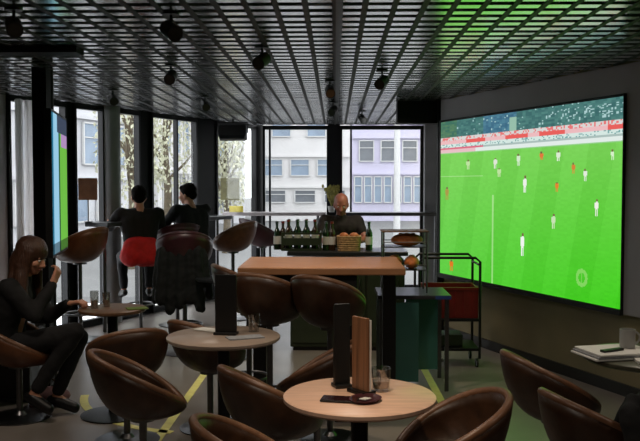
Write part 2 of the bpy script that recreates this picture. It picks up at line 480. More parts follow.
# ------------------------------------------------------------------ outdoors
struct(MB().box((0, 62, -.2), (160, 98.6, .1)).build('ground', mat('pale_paving', (104, 104, 104), .8, var=.06, scale=.5)))
def building(lab, p, q, top, rows, mt, depth=8):
    p, q = Vector(p), Vector(q); d = (q - p).normalized(); rz = math.atan2(d.y, d.x); L = (q - p).length; c = (p + q) / 2
    n = Vector((d.y, -d.x)); n = -n if n.y > 0 else n
    e = empty('building', (c.x, c.y, -.15), rz, lab, 'building', 'buildings across the street')
    s = -1 if (Matrix.Rotation(rz, 2) @ Vector((0, 1))).dot(n) < 0 else 1   # local y sign toward us
    m = MB(); m.box((0, -s * depth / 2, top / 2), (L, depth, top))
    for (h0, h1, wd, gap, wm) in rows: m.box((0, s * .06, h1 + .15), (L, .14, .1))
    m.build('wall', mt, e)
    wmesh = {}
    for (h0, h1, wd, gap, wm) in rows:
        x = -L / 2 + gap
        while x + wd < L / 2:
            key = (h0, h1)
            if key not in wmesh:
                a = MB(); a.box((0, s * .03, 0), (wd, .06, h1 - h0)); wo = a.build('window', wm, e); wmesh[key] = wo
                b = MB(); t = .05
                b.box((-wd / 2, s * .06, 0), (t, .08, h1 - h0)); b.box((wd / 2, s * .06, 0), (t, .08, h1 - h0))
                b.box((0, s * .06, (h1 - h0) / 2), (wd, .08, t)); b.box((0, s * .06, -(h1 - h0) / 2), (wd, .08, t)); b.box((0, s * .06, (h1 - h0) * .15), (wd, .07, t * .7))
                b.build('window_frame', winf, wo)
            else:
                src = wmesh[key]; wo = src.copy(); C.objects.link(wo); f2 = src.children[0].copy(); C.objects.link(f2); f2.parent = wo
            wo.location = (x + wd / 2, .001 * s, (h0 + h1) / 2)
            x += wd + gap
    return e
g1 = at(256, 185, 40).x; g2 = at(352, 185, 40).x; g3 = at(470, 185, 40).x
building('white building with broad horizontal bands seen left of the central pillar', (g1, 40), (g2 - .1, 40), 11, [(.9, 1.5, 1.0, .45, wind), (2.2, 3.0, .9, .4, wing), (4.1, 5.6, .9, .8, wing), (7, 9, .9, .8, wing)], stone)
building('lilac building with a row of tall blue windows right of the central pillar', (g2, 40), (g3, 40), 11, [(.9, 2.15, .36, .12, wing), (2.9, 3.9, .7, .35, wind), (4.7, 6.2, .7, .5, wing), (7.2, 9, .7, .5, wing)], stonel)
l1 = at(0, 185, 22).x; l2 = at(128, 185, 28).x; l3 = at(196, 185, 36).x; l4 = at(246, 185, 38).x
building('pale grey building outside the leftmost large window', (l1, 22), (l2, 28), 10, [(.6, 1.8, .8, .5, wing), (2.4, 3.7, .8, .7, wing), (5, 6.6, .8, .7, wing)], stoneg)
building('white building with small windows behind the bare street trees', (l2 + .6, 30), (l3, 36), 10, [(.7, 2.1, .7, .6, wind), (3.0, 4.4, .7, .8, wing), (5.6, 7.2, .7, .8, wing)], stone)
building('cream narrow building between the thick dark pillar and the corner mullion', (l3 + .3, 37), (l4, 37.6), 10, [(.7, 2.1, .5, .5, wind), (3.0, 4.4, .5, .6, wing), (5.6, 7.2, .5, .6, wing)], stoneg)
def tree(lab, px, Y, h, rad, seed):
    rr = random.Random(seed); p = at(px, 185, Y)
    e = empty('street_tree', (p.x, Y, -.15), 0, lab, 'tree', 'street trees outside')
    m = MB(); m.tube([(0, 0, 0), (.05, 0, h * .3), (-.03, .05, h * .6), (.02, 0, h * .9)], [.12, .1, .07, .03], 8)
    for k in range(7):
        a = rr.uniform(0, 6.28); z = h * rr.uniform(.35, .7)
        m.tube([(0, 0, z), (math.cos(a) * rad * .5, math.sin(a) * rad * .5, z + .5), (math.cos(a) * rad * .9, math.sin(a) * rad * .9, z + 1)], [.05, .03, .012], 6)
    m.build('trunk', bark, e)
    m = MB()
    for k in range(1500):
        a = rr.uniform(0, 6.28); q = rr.random() ** .5 * rad; z = h * .62 + rr.uniform(-1, 1) * h * .42 * (1 - .5 * q / rad)
        s_ = rr.uniform(.035, .075); rt = Euler((rr.uniform(0, 3), rr.uniform(0, 3), rr.uniform(0, 3))).to_matrix()
        M = Matrix.Translation((q * math.cos(a), q * math.sin(a), z)) @ rt.to_4x4()
        m._add([(-s_, 0, 0), (0, -s_ * .5, .01), (s_, 0, 0), (0, s_ * .5, .01)], [(0, 1, 2, 3)], M)
    m.build('crown', leafp, e)
tree('pale narrow street tree seen just right of the round grey column', 131, 17, 4.6, .75, 1)
tree('wider pale street tree seen above the gap between the two seated men', 166, 21, 4.8, 1.0, 2)
tree('small pale street tree just right of thick dark pillar', 226, 21, 3.4, .5, 3)
p = at(397, 185, 26)
e = empty('street_lamp', (p.x, 26, -.15), 0, 'white street lamp post outside the right window', 'street lamp')
MB().tube([(0, 0, 0), (0, 0, 7)], [.11, .08], 12).build('pole', winf, e, smooth=True)
MB().ell((0, -.5, 7), (.2, .6, .09)).build('lamp_head', winf, e, smooth=True)

# ------------------------------------------------------------------ curtain, side display
m = MB(); p, q = fac(1), fac(31); d = (q - p).normalized(); n = Vector((d.y, -d.x)); n = -n if n.y > 0 else n
N = 90; vs = []; fs = []
for i in range(N + 1):
    s = i / N; o_ = n * (.2 + .05 * math.sin(s * 44) + .02 * math.sin(s * 17 + 1)); b = p.lerp(q, s) + o_
    for z in (.03, 1.2, 2.44): vs.append((b.x, b.y, z))
for i in range(N):
    for k in range(2): fs.append((i * 3 + k, i * 3 + k + 1, i * 3 + k + 4, i * 3 + k + 3))
m._add(vs, fs)
cm = bpy.data.materials.new('sheer_curtain'); cm.use_nodes = True; nn = cm.node_tree; bb = nn.nodes['Principled BSDF']
bb.inputs['Base Color'].default_value = (.85, .83, .84, 1); bb.inputs['Roughness'].default_value = .9
tr = nn.nodes.new('ShaderNodeBsdfTranslucent'); tr.inputs['Color'].default_value = (.92, .9, .91, 1)
mx = nn.nodes.new('ShaderNodeMixShader'); mx.inputs['Fac'].default_value = .8
nn.links.new(bb.outputs[0], mx.inputs[1]); nn.links.new(tr.outputs[0], mx.inputs[2]); tp = nn.nodes.new('ShaderNodeBsdfTransparent'); m2 = nn.nodes.new('ShaderNodeMixShader'); m2.inputs['Fac'].default_value = .55
nn.links.new(mx.outputs[0], m2.inputs[1]); nn.links.new(tp.outputs[0], m2.inputs[2])
nn.links.new(m2.outputs[0], nn.nodes['Material Output'].inputs['Surface'])
co = m.build('curtain', cm, smooth=2); tag(co, 'pale sheer curtain hanging in folds at the far left window', 'curtain')
sm = co.modifiers.new('solid', 'SOLIDIFY'); sm.thickness = .004
# side display
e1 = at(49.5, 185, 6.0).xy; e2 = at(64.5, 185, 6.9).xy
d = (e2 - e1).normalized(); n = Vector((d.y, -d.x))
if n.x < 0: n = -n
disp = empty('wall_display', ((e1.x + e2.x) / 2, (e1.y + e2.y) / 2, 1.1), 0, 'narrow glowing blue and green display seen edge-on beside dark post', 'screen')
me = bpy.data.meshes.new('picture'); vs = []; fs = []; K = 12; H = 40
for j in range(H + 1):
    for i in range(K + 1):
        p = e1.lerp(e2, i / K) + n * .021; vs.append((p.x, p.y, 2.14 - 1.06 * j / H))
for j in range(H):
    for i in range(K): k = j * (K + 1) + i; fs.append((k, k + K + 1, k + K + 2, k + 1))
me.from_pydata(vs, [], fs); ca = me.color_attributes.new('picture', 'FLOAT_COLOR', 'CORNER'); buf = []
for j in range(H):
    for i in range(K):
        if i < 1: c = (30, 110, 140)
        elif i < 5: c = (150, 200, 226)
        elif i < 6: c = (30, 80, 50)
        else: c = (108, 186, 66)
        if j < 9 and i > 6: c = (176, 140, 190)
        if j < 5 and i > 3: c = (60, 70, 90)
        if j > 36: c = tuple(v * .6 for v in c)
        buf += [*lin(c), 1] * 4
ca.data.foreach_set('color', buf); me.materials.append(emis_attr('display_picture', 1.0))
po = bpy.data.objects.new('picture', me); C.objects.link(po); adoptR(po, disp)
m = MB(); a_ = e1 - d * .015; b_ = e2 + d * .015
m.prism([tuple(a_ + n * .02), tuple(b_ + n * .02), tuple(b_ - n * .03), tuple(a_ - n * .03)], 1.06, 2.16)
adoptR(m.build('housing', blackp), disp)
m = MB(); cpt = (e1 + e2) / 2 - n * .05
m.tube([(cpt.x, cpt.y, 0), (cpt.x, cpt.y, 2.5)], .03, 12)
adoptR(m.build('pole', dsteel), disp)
struct(MB().box((at(43, 185, 6.3).x - .02, 6.35, 1.25), (.11, .11, 2.5)).build('trim_5', colm))

# ------------------------------------------------------------------ tub chairs
def ring(a, t, R0=.255, hb=.36, hs=.24, hf=.06):
    """a=0 front(+Y)"""
    cf = (1 + math.cos(a)) / 2
    hgt = hf + (hb - hf) * (1 - cf) ** 1.1 if cf < .5 else hf + (hs - hf) * ((1 - cf) / .5) ** 1.3 * 1.0
    # blend so the arms are continuous
    sgm = (1 - math.cos(a)) / 2
    hgt = hf + (hb - hf) * (sgm ** .8)
    r = R0 * (math.sin(min(1, t * 1.02) * math.pi / 2) ** .8) * (1 + .1 * t * sgm)
    z = hgt * (t ** 2.1)
    lean = -.03 * t ** 2 * sgm
    return Vector((math.sin(a) * r, math.cos(a) * r * .96 + lean, z))
def make_chair(name, label, cat, seat_z, lm, bar=False, disc=True):
    e = empty(name, (0, 0, 0), 0, label, cat)
    NA, NT = 40, 12
    m = MB(); bm = m.bm
    def shell(offs):
        c = bm.verts.new((0, 0, seat_z + offs)); rows = []
        for t in range(1, NT + 1):
            row = []
            for k in range(NA):
                a = 2 * math.pi * k / NA; v = ring(a, t / NT); rr = Vector((v.x, v.y, 0))
                if offs > 0 and rr.length > 0: v = v - rr.normalized() * .035 * (t / NT)
                row.append(bm.verts.new(v + Vector((0, 0, seat_z + offs * (1 - t / NT)))))
            rows.append(row)
        for k in range(NA): bm.faces.new((c, rows[0][k], rows[0][(k + 1) % NA]))
        for A_, B_ in zip(rows, rows[1:]):
            for k in range(NA): bm.faces.new((A_[k], A_[(k + 1) % NA], B_[(k + 1) % NA], B_[k]))
        return rows[-1]
    o1 = shell(0); o2 = shell(.05)
    for k in range(NA): bm.faces.new((o1[k], o1[(k + 1) % NA], o2[(k + 1) % NA], o2[k]))
    m.build('seat_shell', lm, e, smooth=2)
    pts = []
    for k in range(NA):
        v = ring(2 * math.pi * k / NA, 1); rr = Vector((v.x, v.y, 0)).normalized(); pts.append(v - rr * .017 + Vector((0, 0, seat_z + .002)))
    MB().tube(pts, .019, 8, closed=True).build('piping', piping if lm in (leather, leather2) else lm, e, smooth=2)
    MB().lathe([(0, .05), (.12, .055), (.175, .075), (.185, .1), (.16, .125), (.08, .138), (0, .14)], (0, .0, seat_z), 32).build('seat_cushion', lm, e, smooth=2)
    MB().lathe([(0, .02), (.022, .02), (.022, seat_z - .02), (.07, seat_z - .012), (.07, seat_z + .012), (0, seat_z + .012)], seg=20).build('stem', steel, e, smooth=True)
    MB().lathe([(0, 0), (.21, 0), (.215, .008), (.2, .014), (.05, .026), (.03, .05), (0, .05)], seg=36).build('base', steel, e, smooth=True)
    if bar:
        pr_ = [(.16 * math.cos(x), .16 * math.sin(x), .28) for x in [2 * math.pi * k / 24 for k in range(24)]]
        m = MB().tube(pr_, .01, 8, closed=True); m.tube([(-.16, 0, .28), (.16, 0, .28)], .008, 8); m.build('footrest', steel, e, smooth=True)
    return e
def look(p, q): return math.atan2(-(q[0] - p[0]), q[1] - p[1])
T1 = (.10, 3.30); T2 = (-.63, 4.6); T3 = (-1.54, 5.62); T4 = (1.57, 4.1); T5 = (-1.03, 7.5)
def facing(deg): return R(deg)   # 0 = away from camera (+Y), 90 = towards -X, -90 = towards +X
low = make_chair('tub_chair', 'brown leather tub chair standing above the curved yellow floor line', 'chair', .385, leather)
low.scale = (.94, .94, .98); low.location = (-1.01, 4.25, 0); low.rotation_euler = (0, 0, facing(-70))
G = 'brown leather tub chairs'
low['group'] = G
dup(low, (-.29, 3.93, 0), facing(-60), 'brown tub chair at the left edge of the front pale table', G)
dup(low, (-.26, 3.02, 0), facing(-75), 'brown tub chair at bottom edge left of the front table, only its back showing', G)
dup(low, (.45, 3.36, 0), facing(95), 'brown tub chair tucked in right of the front pale table', G)
dup(low, (1.14, 4.24, 0), facing(-80), 'brown tub chair under the big screen, facing the table with newspapers', G)
dup(low, (1.14, 3.44, 0), facing(-75), 'brown tub chair at lower right, partly under a black coat', G)
COAT2 = True
dup(low, (-1.3, 5.05, 0), facing(30), 'brown tub chair behind the front left chair, next to small brown table', G)
dup(low, (-.82, 5.33, 0), facing(-40), 'brown tub chair mostly hidden beyond the round table with black menu stand', G)
dup(low, (-.1, 4.6, 0), facing(75), 'brown tub chair behind the front pale table, below the bar stools', G)
low2 = make_chair('tub_chair', 'tan brown tub chair on which the long haired woman sits', 'chair', .36, leather2)
low2.location = (-2.17, 5.55, 0); low2.rotation_euler = (0, 0, facing(-88))
bar = make_chair('bar_stool', 'brown bar stool leftmost of the three before the wooden counter', 'stool', .75, leather, True)
GB = 'bar stools with tub seats'
bar['group'] = GB; bar.scale = (.88, .88, .94)
bar.location = (-.6, 5.68, 0); bar.rotation_euler = (0, 0, facing(-65))
dup(bar, (-.42, 5.25, 0), facing(-25), 'brown bar stool in the middle of three before the wooden counter', GB)
dup(bar, (-.03, 5.12, 0), facing(-30), 'brown bar stool nearest the black counter leg, front of three', GB)
bar2 = make_chair('bar_stool', 'tan bar stool standing alone by the left window ledge', 'stool', .8, leather2, True); bar2['group'] = GB
bar2.location = (-2.62, 8.35, 0); bar2.rotation_euler = (0, 0, facing(65))
dup(bar2, (-1.22, 9.75, 0), facing(65), 'tan bar stool right of the two seated men, before thick pillar', GB)
bar3 = make_chair('bar_stool', 'burgundy bar stool the man in profile sits on', 'stool', .8, burg, True); bar3['group'] = GB
bar3.location = (-1.80, 9.3, 0); bar3.rotation_euler = (0, 0, facing(30))
rs = empty('bar_stool', (at(141, 200, 8.95).x, 8.9, 0), 0, 'backless burgundy bar stool under the man with the red shirt', 'stool', GB)
MB().lathe([(0, .79), (.15, .79), (.165, .81), (.16, .845), (.1, .86), (0, .86)], seg=30).build('seat', burg, rs, smooth=2)
MB().lathe([(0, .02), (.02, .02), (.02, .78), (.08, .785), (.08, .79), (0, .79)], seg=20).build('stem', steel, rs, smooth=True)
MB().lathe([(0, 0), (.2, 0), (.205, .008), (.05, .026), (0, .03)], seg=30).build('base', steel, rs, smooth=True)
MB().tube([(.14 * math.cos(2 * math.pi * k / 24), .14 * math.sin(2 * math.pi * k / 24), .3) for k in range(24)], .01, 8, closed=True).build('footrest', steel, rs, smooth=True)
dup(bar3, (-.95, 10.6, 0), facing(-60), 'burgundy bar stool by the corner mullion, left of the bottles', GB)

# ------------------------------------------------------------------ tables
def table(lab, loc, D, h, tm, stem=dsteel, group='round cafe tables'):
    e = empty('round_table', (loc[0], loc[1], 0), 0, lab, 'table', group); r = D / 2
    MB().lathe([(0, h - .028), (r - .012, h - .028), (r, h - .018), (r, h - .005), (r - .006, h), (0, h)], seg=64).build('tabletop', tm, e, smooth=True)
    MB().lathe([(0, .02), (.035, .02), (.035, h - .04), (.11, h - .036), (.11, h - .029), (0, h - .029)], seg=24).build('stem', stem, e, smooth=True)
    MB().lathe([(0, 0), (.22, 0), (.225, .01), (.2, .016), (.05, .03), (0, .03)], seg=36).build('base', stem, e, smooth=True)
    return e
table('round pale oak table in front with menus, glass and phone', T1, .62, .75, wood_pink)
table('round pale greyish wood table with a black menu stand and papers', T2, .64, .75, mat('faded_oak_veneer', (160, 142, 128), .28, var=.1, scale=6, stretch=(1, 9, 1)))
table('small brown wooden round table beside the long haired woman', T3, .46, .75, wood_brown)
table('olive grey round table at right holding newspapers and a mug', T4, .64, .75, olivetop)
table('small dark round table beyond the grey one', T5, .5, .75, darktop)

# window ledges
def ledge(lab, p, q, wd, h, mt, off):
    p, q = Vector(p), Vector(q); d = (q - p).normalized(); n = Vector((d.y, -d.x)); n = -n if n.y > 0 else n
    c = (p + q) / 2 + n * off; L = (q - p).length; rz = math.atan2(d.y, d.x)
    e = empty('window_ledge', (c.x, c.y, 0), rz, lab, 'counter', 'standing ledges along the windows')
    MB().box((0, 0, h - .025), (L, wd, .05), bev=.008).build('worktop', mt, e)
    k = max(2, int(L / 1.1))
    for i in range(k):
        x = -L / 2 + .12 + (L - .24) * i / (k - 1)
        MB().tube([(x, 0, .006), (x, 0, h - .05)], .022, 12).build('leg', steel, e, smooth=True)
    return e
ledge('dark ledge along the left windows where two men sit', fac(66), fac(196), .32, 1.2, darktop, .42)
ledge('pale grey ledge along the far window left of the central pillar', (fac(216).x + .02, 12.13), (at(326, 185, 12.13).x, 12.13), .35, 1.2, mat('pale_grey_laminate', (168, 160, 162), .4), 0)
ledge('black ledge along the far window right of the central pillar', (at(342, 185, 12.1).x, 12.1), (1.6, 12.1), .35, 1.2, darktop, 0)

# wooden counter with black panel leg
e = empty('wooden_counter', (-.09, 5.85, 0), 0, 'high warm oak counter in the middle of the room', 'counter')
MB().box((0, .0, 1.025), (1.12, .84, .05), bev=.008).build('worktop', wood_tan, e)
for x, y in ((.165, -.34), (.5, .34), (-.48, .34)):
    MB().box((x, y, .5), (.15 if y < 0 else .1, .08, 1.0), bev=.004).build('leg', blackp, e)
MB().box((-.2, .36, .92), (.8, .03, .14)).build('apron', dsteel, e)

# ------------------------------------------------------------------ bottle station (behind the counter)
BY = 8.1
e = empty('service_cabinet', (.12, BY, 0), 0, 'dark green service cabinet behind the wooden counter', 'cabinet')
MB().box((0, 0, .46), (1.1, .5, .84), bev=.006).build('body', greenc, e)
MB().box((0, 0, .94), (1.16, .54, .04), bev=.006).build('worktop', darktop, e)
for k in (-1, 0, 1):
    d_ = MB().box((k * .36, -.258, .46), (.34, .02, .76), bev=.004).build('door', greenc, e)
    MB().tube([(k * .36 + .12, -.28, .5), (k * .36 + .12, -.28, .7)], .008, 8).build('handle', steel, d_)
MB().box((0, 0, .02), (1.04, .44, .04)).build('plinth', blackp, e)
cr = empty('bottle_crate', (at(302, 240, BY).x, BY - .02, .96), 0, 'dark green open crate holding bottles', 'crate')
m = MB(); m.box((0, 0, .01), (.38, .3, .02))
for y in (-.145, .145): m.box((0, y, .09), (.38, .012, .07)); m.box((0, y, .17), (.38, .012, .02))
for x in (-.185, .185): m.box((x, 0, .09), (.012, .3, .07)); m.box((x, 0, .17), (.012, .3, .02))
for x in (-.185, .185):
    for y in (-.145, .145): m.box((x, y, .09), (.02, .02, .18))
m.build('frame', greenc, cr)
def bottle(lab, loc, mt, h=.28, group='bottles on the service cabinet'):
    e = empty('bottle', loc, 0, lab, 'bottle', group); r = .034
    MB().lathe([(0, 0), (r, 0), (r, h * .6), (r * .8, h * .68), (.013, h * .78), (.013, h * .95), (0, h * .95)], seg=20).build('body', mt, e, smooth=True)
    MB().lathe([(0, h * .93), (.016, h * .93), (.016, h), (0, h)], seg=16).build('cap', redp if mt is brownb else steel, e, smooth=True)
    MB().lathe([(r + .0008, h * .2), (r + .0008, h * .48)], seg=20).build('bottle_label', paper, e)
    return e
b0 = bottle('green glass bottle standing in the dark green crate', (0, 0, 0), greenb)
b1 = bottle('brown glass bottle standing in the dark green crate', (0, 0, 0), brownb)
fr = True; k = 0; blist = []
for ix in range(4):
    for iy in range(2):
        src = b0 if (ix + iy) % 3 else b1
        loc = (cr.location.x - .13 + ix * .087, cr.location.y - .07 + iy * .14, .981)
        if src.location.length == 0: src.location = loc; bt = src
        else: bt = dup(src, loc, k, '', src['group'])
        bt['label'] = '%s glass bottle in the green crate, %s row, %s' % ('green' if src is b0 else 'brown', ('front', 'back')[iy], ('at its left end', 'second from its left', 'third from its left', 'at its right end')[ix])
        # label by place in the crate

        k += 1
for nme, ppx, lb in ((b0, 326, 'green bottle standing alone between crate and wicker basket'), (b1, 332, 'brown bottle standing against the wicker basket'), (b0, 369, 'green bottle at right end of the service cabinet')):
    dup(nme, (at(ppx, 230, BY - .08).x, BY - .08, .961), 0, lb, 'bottles on the service cabinet')
for i, ppx in enumerate((277, 283)):
    dup(b1 if i else b0, (at(ppx, 230, BY).x, BY, .961), 0, ('green' if not i else 'brown') + ' bottle at the left end of the cabinet, outside the crate', 'bottles on the service cabinet')
def basket(lab, loc, w_, d_, h_):
    e = empty('wicker_basket', loc, 0, lab, 'basket')
    m = MB()
    for j in range(7):
        z = .006 + j * (h_ - .012) / 6; k_ = 1 + .12 * j / 6
        pts = []
        for a in range(32):
            t = 2 * math.pi * a / 32; c_, s_ = math.cos(t), math.sin(t); wv = 1 + .015 * math.sin(a * math.pi + j * math.pi)
            pts.append((w_ / 2 * k_ * wv * abs(c_) ** .5 * (1 if c_ > 0 else -1), d_ / 2 * k_ * wv * abs(s_) ** .5 * (1 if s_ > 0 else -1), z))
        m.tube(pts, h_ / 11, 6, closed=True)
    m.box((0, 0, .008), (w_ * .9, d_ * .9, .012))
    m.build('body', wick, e, smooth=2)
    return e
bk = basket('tan wicker basket with bread rolls on the service cabinet', (at(349, 230, BY - .1).x, BY - .1, .962), .2, .16, .14)
for k in range(4):
    o = MB().ell((0, 0, 0), (.045, .035, .03)).build('bread_roll', copper, smooth=2)
    o.location = (bk.location.x - .05 + .1 * (k % 2), bk.location.y - .035 + .07 * (k // 2), 1.105)
    tag(o, 'crusty bread roll in the wicker basket, %s %s' % (('front', 'back')[k // 2], ('left', 'right')[k % 2]), 'bread', 'bread rolls in the wicker basket')

# ------------------------------------------------------------------ trolley, display table
ty = 7.35
tx0, tx1 = at(417, 300, ty).x, at(476, 300, ty).x
cx_ = (tx0 + tx1) / 2; wd = tx1 - tx0
e = empty('service_trolley', (cx_, ty, 0), 0, 'black tube framed service trolley in front of the big screen', 'trolley')
for y in (-.2, .2):
    MB().tube([(-wd / 2, y, .08), (-wd / 2, y, .93), (-wd / 2 + .04, y, .965), (wd / 2 - .04, y, .965), (wd / 2, y, .93), (wd / 2, y, .08)], .012, 10).build('frame', blackp, e, smooth=True)
for h in (.16, .42): MB().box((0, 0, h), (wd, .42, .025), bev=.004).build('shelf', dsteel, e)
for x in (-wd / 2 + .02, wd / 2 - .02):
    for y in (-.18, .18):
        MB().tube([(x - .01, y, .04), (x + .01, y, .04)], .04, 16).build('wheel', blackp, e, smooth=True)
MB().tube([(wd / 2, -.2, .9), (wd / 2, .2, .9)], .01, 8).build('handle', blackp, e)
rb = empty('red_crate', (cx_ + .02, ty, .433), 0, 'dark red plastic crate on the trolley shelf', 'crate')
m = MB(); W_, D_, H_ = wd * .86, .34, .27
m.box((0, 0, .01), (W_, D_, .02)); m.box((0, -D_ / 2, H_ / 2), (W_, .015, H_)); m.box((0, D_ / 2, H_ / 2), (W_, .015, H_)); m.box((-W_ / 2, 0, H_ / 2), (.015, D_, H_)); m.box((W_ / 2, 0, H_ / 2), (.015, D_, H_))
m.box((0, -D_ / 2 - .01, H_ - .012), (W_ + .03, .02, .024)); m.box((0, D_ / 2 + .01, H_ - .012), (W_ + .03, .02, .024))
for i in range(6): m.box((-W_ / 2 + W_ * (i + .5) / 6, -D_ / 2 - .01, H_ / 2), (.012, .012, H_ - .03))
m.build('body', redp, rb)
o = MB().box((0, 0, .06), (.16, .14, .12), bev=.005).build('storage_box', mat('pinkish_card', (118, 84, 72), .8)); o.location = (cx_ + .08, ty - .02, .455); tag(o, 'faded brown cardboard box in the dark red crate', 'box')
o = MB().box((0, 0, .05), (.3, .24, .1), bev=.006).build('storage_box', greenc); o.location = (cx_ - .02, ty, .174); tag(o, 'dark green box on the bottom shelf of the trolley', 'box')

dy = 6.55; dx0, dx1 = at(376, 290, dy).x, at(447, 290, dy).x; dcx = (dx0 + dx1) / 2; dw = dx1 - dx0
e = empty('display_table', (dcx, dy, 0), 0, 'dark square table with teal side panels carrying a wire stand', 'table')
MB().box((0, 0, .735), (dw, .52, .03), bev=.006).build('tabletop', darktop, e)
for sx in (-1, 1):
    for sy in (-1, 1): MB().box((sx * (dw / 2 - .03), sy * .22, .36), (.03, .03, .72)).build('leg', steel, e)
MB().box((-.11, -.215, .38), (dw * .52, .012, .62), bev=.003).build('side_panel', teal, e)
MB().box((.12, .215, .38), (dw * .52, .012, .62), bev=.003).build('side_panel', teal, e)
MB().box((.22, -.262, .735), (.12, .004, .028)).build('edge_strip', mat('blue_strip', (36, 62, 120), .5), e)
ws = empty('wire_stand', (dcx - .06, dy + .02, .751), 0, 'chrome wire stand with two tiers of baked goods', 'display stand')
for sx in (-1, 1):
    for sy in (-1, 1): MB().tube([(sx * .17, sy * .13, 0), (sx * .17, sy * .13, .48)], .007, 8).build('leg', steel, ws)
for h in (.18, .36):
    m = MB(); m.box((0, 0, h), (.35, .27, .008))
    for y in (-.135, .135): m.tube([(-.175, y, h + .04), (.175, y, h + .04)], .004, 6)
    m.build('shelf', steel, ws)
MB().box((0, 0, .483), (.37, .3, .01), bev=.003).build('top', wood_brown, ws)
def loaf(lab, loc, s, rz=0, g='loaves on the wire stand'):
    e = empty('loaf', loc, rz, lab, 'bread', g)
    m = MB(); m.ell((0, 0, .05), (.13, .06, .052), seg=20); m.build('crust', copper, e, smooth=2)
    m = MB()
    for x in (-.05, 0, .05): m.ell((x, 0, .098), (.006, .03, .008), rot=Matrix.Rotation(.5, 3, 'Z'), seg=8)
    m.build('score', wood_tan, e, smooth=2)
    return e
l0 = loaf('brown loaf on the lower tier of wire stand, left', (ws.location.x - .08, ws.location.y - .03, .751 + .184), 1, 1.3)
dup(l0, (ws.location.x + .06, ws.location.y - .03, .751 + .184), 1.5, 'brown loaf on the lower tier of wire stand, right', 'loaves on the wire stand')
dup(l0, (ws.location.x + .02, ws.location.y - .04, .751 + .364), .1, 'brown loaf lying lengthwise on the upper tier of wire stand', 'loaves on the wire stand')
# small glass tubs on the table
# ------------------------------------------------------------------ small things on tables
def menu(lab, loc, rz, w_, h_, mt, edge, sp=.035, nm='menu_board'):
    e = empty(nm, loc, rz, lab, 'menu')
    MB().box((0, 0, h_ / 2 + .012), (w_, .012, h_), bev=.003).build('cover', mt, e)
    MB().box((0, .012, h_ / 2 + .008), (w_ * .96, .01, h_ * .97)).build('pages', paper if mt is not blackp else blackp, e)
    MB().box((0, .004, .007), (w_ * 1.05, .07, .014), bev=.003).build('foot', edge, e)
    return e
wm = mat('striped_walnut', (126, 88, 62), .4, var=.45, scale=5, stretch=(16, 16, .5))
menu('tall wood grain menu standing on the front pale table', (.105, 3.32, .751), R(-52), .1, .3, wm, dsteel)
menu('tall black menu standing left of the wood grain menu', (.03, 3.42, .751), R(20), .07, .34, blackp, blackp)
menu('black menu stand on the grey round table', (-.62, 4.62, .751), R(-8), .125, .33, blackp, blackp)
def tumbler(lab, loc, r=.038, h=.1, g=None):
    e = empty('tumbler', loc, 0, lab, 'glass', g)
    MB().lathe([(0, 0), (r * .85, 0), (r, h), (r - .003, h), (r * .85 - .003, .012), (0, .012)], seg=28).build('glass', glassd, e, smooth=True)
    MB().lathe([(0, .013), (r * .85 - .004, .013), (r * .93 - .004, h * .45), (0, h * .45)], seg=28).build('drink', mat('pale_drink', (190, 168, 150), .15, trans=.5), e, smooth=True)
    return e
tumbler('clear tumbler on front pale table right of the menus', (.19, 3.36, .751), .042, .095)
tumbler('clear tumbler on the grey round table', (-.47, 4.72, .751), .035, .1)
tumbler('small glass on the small brown wooden table', (-1.6, 5.68, .751), .03, .1)
tumbler('water glass next to the woman on the brown table', (-1.66, 5.6, .751), .03, .12)
e = empty('smartphone', (.02, 3.2, .751), R(80), 'dark smartphone lying on the front pale table', 'phone')
MB().box((0, 0, .005), (.075, .15, .009), bev=.004).build('body', blackp, e)
MB().box((0, 0, .0100), (.069, .142, .001)).build('screen', mat('maroon_glass', (46, 22, 26), .1), e)
e = empty('bill_tray', (.12, 3.2, .751), R(60), 'dark small bill tray by the phone on the front table', 'tray')
MB().lathe([(0, 0), (.05, 0), (.062, .012), (.058, .012), (.048, .004), (0, .004)], seg=28, sx=1.2).build('dish', burg, e, smooth=True)
o = MB().box((0, 0, 0), (.05, .03, .003)).build('receipt', paper, e); o.location = (0, 0, .008); o.rotation_euler.y = .1
def sheet(lab, loc, rz, w_, d_, mt, h=.003, g=None, cat='paper', nm='paper_sheet'):
    o = MB().box((0, 0, h / 2), (w_, d_, h)).build(nm, mt); o.location = loc; o.rotation_euler = (0, 0, rz); return tag(o, lab, cat, g)
sheet('green paper napkin on the small brown wooden table', (-1.36, 5.58, .751), .4, .14, .1, mat('green_napkin', (96, 116, 44), .8), .006, cat='napkin', nm='napkin')
sheet('folded grey leaflet on the grey round table, front', (-.5, 4.52, .751), .4, .2, .1, paperg, .006)
sheet('white leaflet lying on the grey round table behind the grey one', (-.47, 4.63, .7575) if False else (-.74, 4.76, .751), -.5, .16, .09, paper, .004)
np_ = empty('newspaper', (1.39, 4.08, .751), .25, 'white folded newspaper on the right table', 'newspaper')
for k in range(3):
    MB().box((.004 * k, -.003 * k, .006 + k * .011), (.34 - .01 * k, .24, .010), bev=.003).build('section', paper if k != 1 else paperg, np_)
sheet('black pen case lying on the folded newspaper', (1.36, 4.02, .786), .5, .13, .03, blackp, .01, cat='case', nm='pen_case')
sheet('second white newspaper at the right edge, behind the mug', (1.56, 3.98, .751), -.1, .22, .2, paper, .012, cat='newspaper', nm='newspaper')
e = empty('mug', (1.45, 4.22, .751), 0, 'grey mug standing on the newspaper on the right table', 'mug')
MB().lathe([(0, 0), (.034, 0), (.038, .005), (.038, .09), (.034, .09), (.033, .008), (0, .008)], seg=28).build('body', ceram, e, smooth=True)
MB().tube([(.036 + .026 * math.sin(t), 0, .048 + .028 * math.cos(t)) for t in [math.pi * k / 8 for k in range(9)]], .005, 8).build('handle', ceram, e, smooth=True)
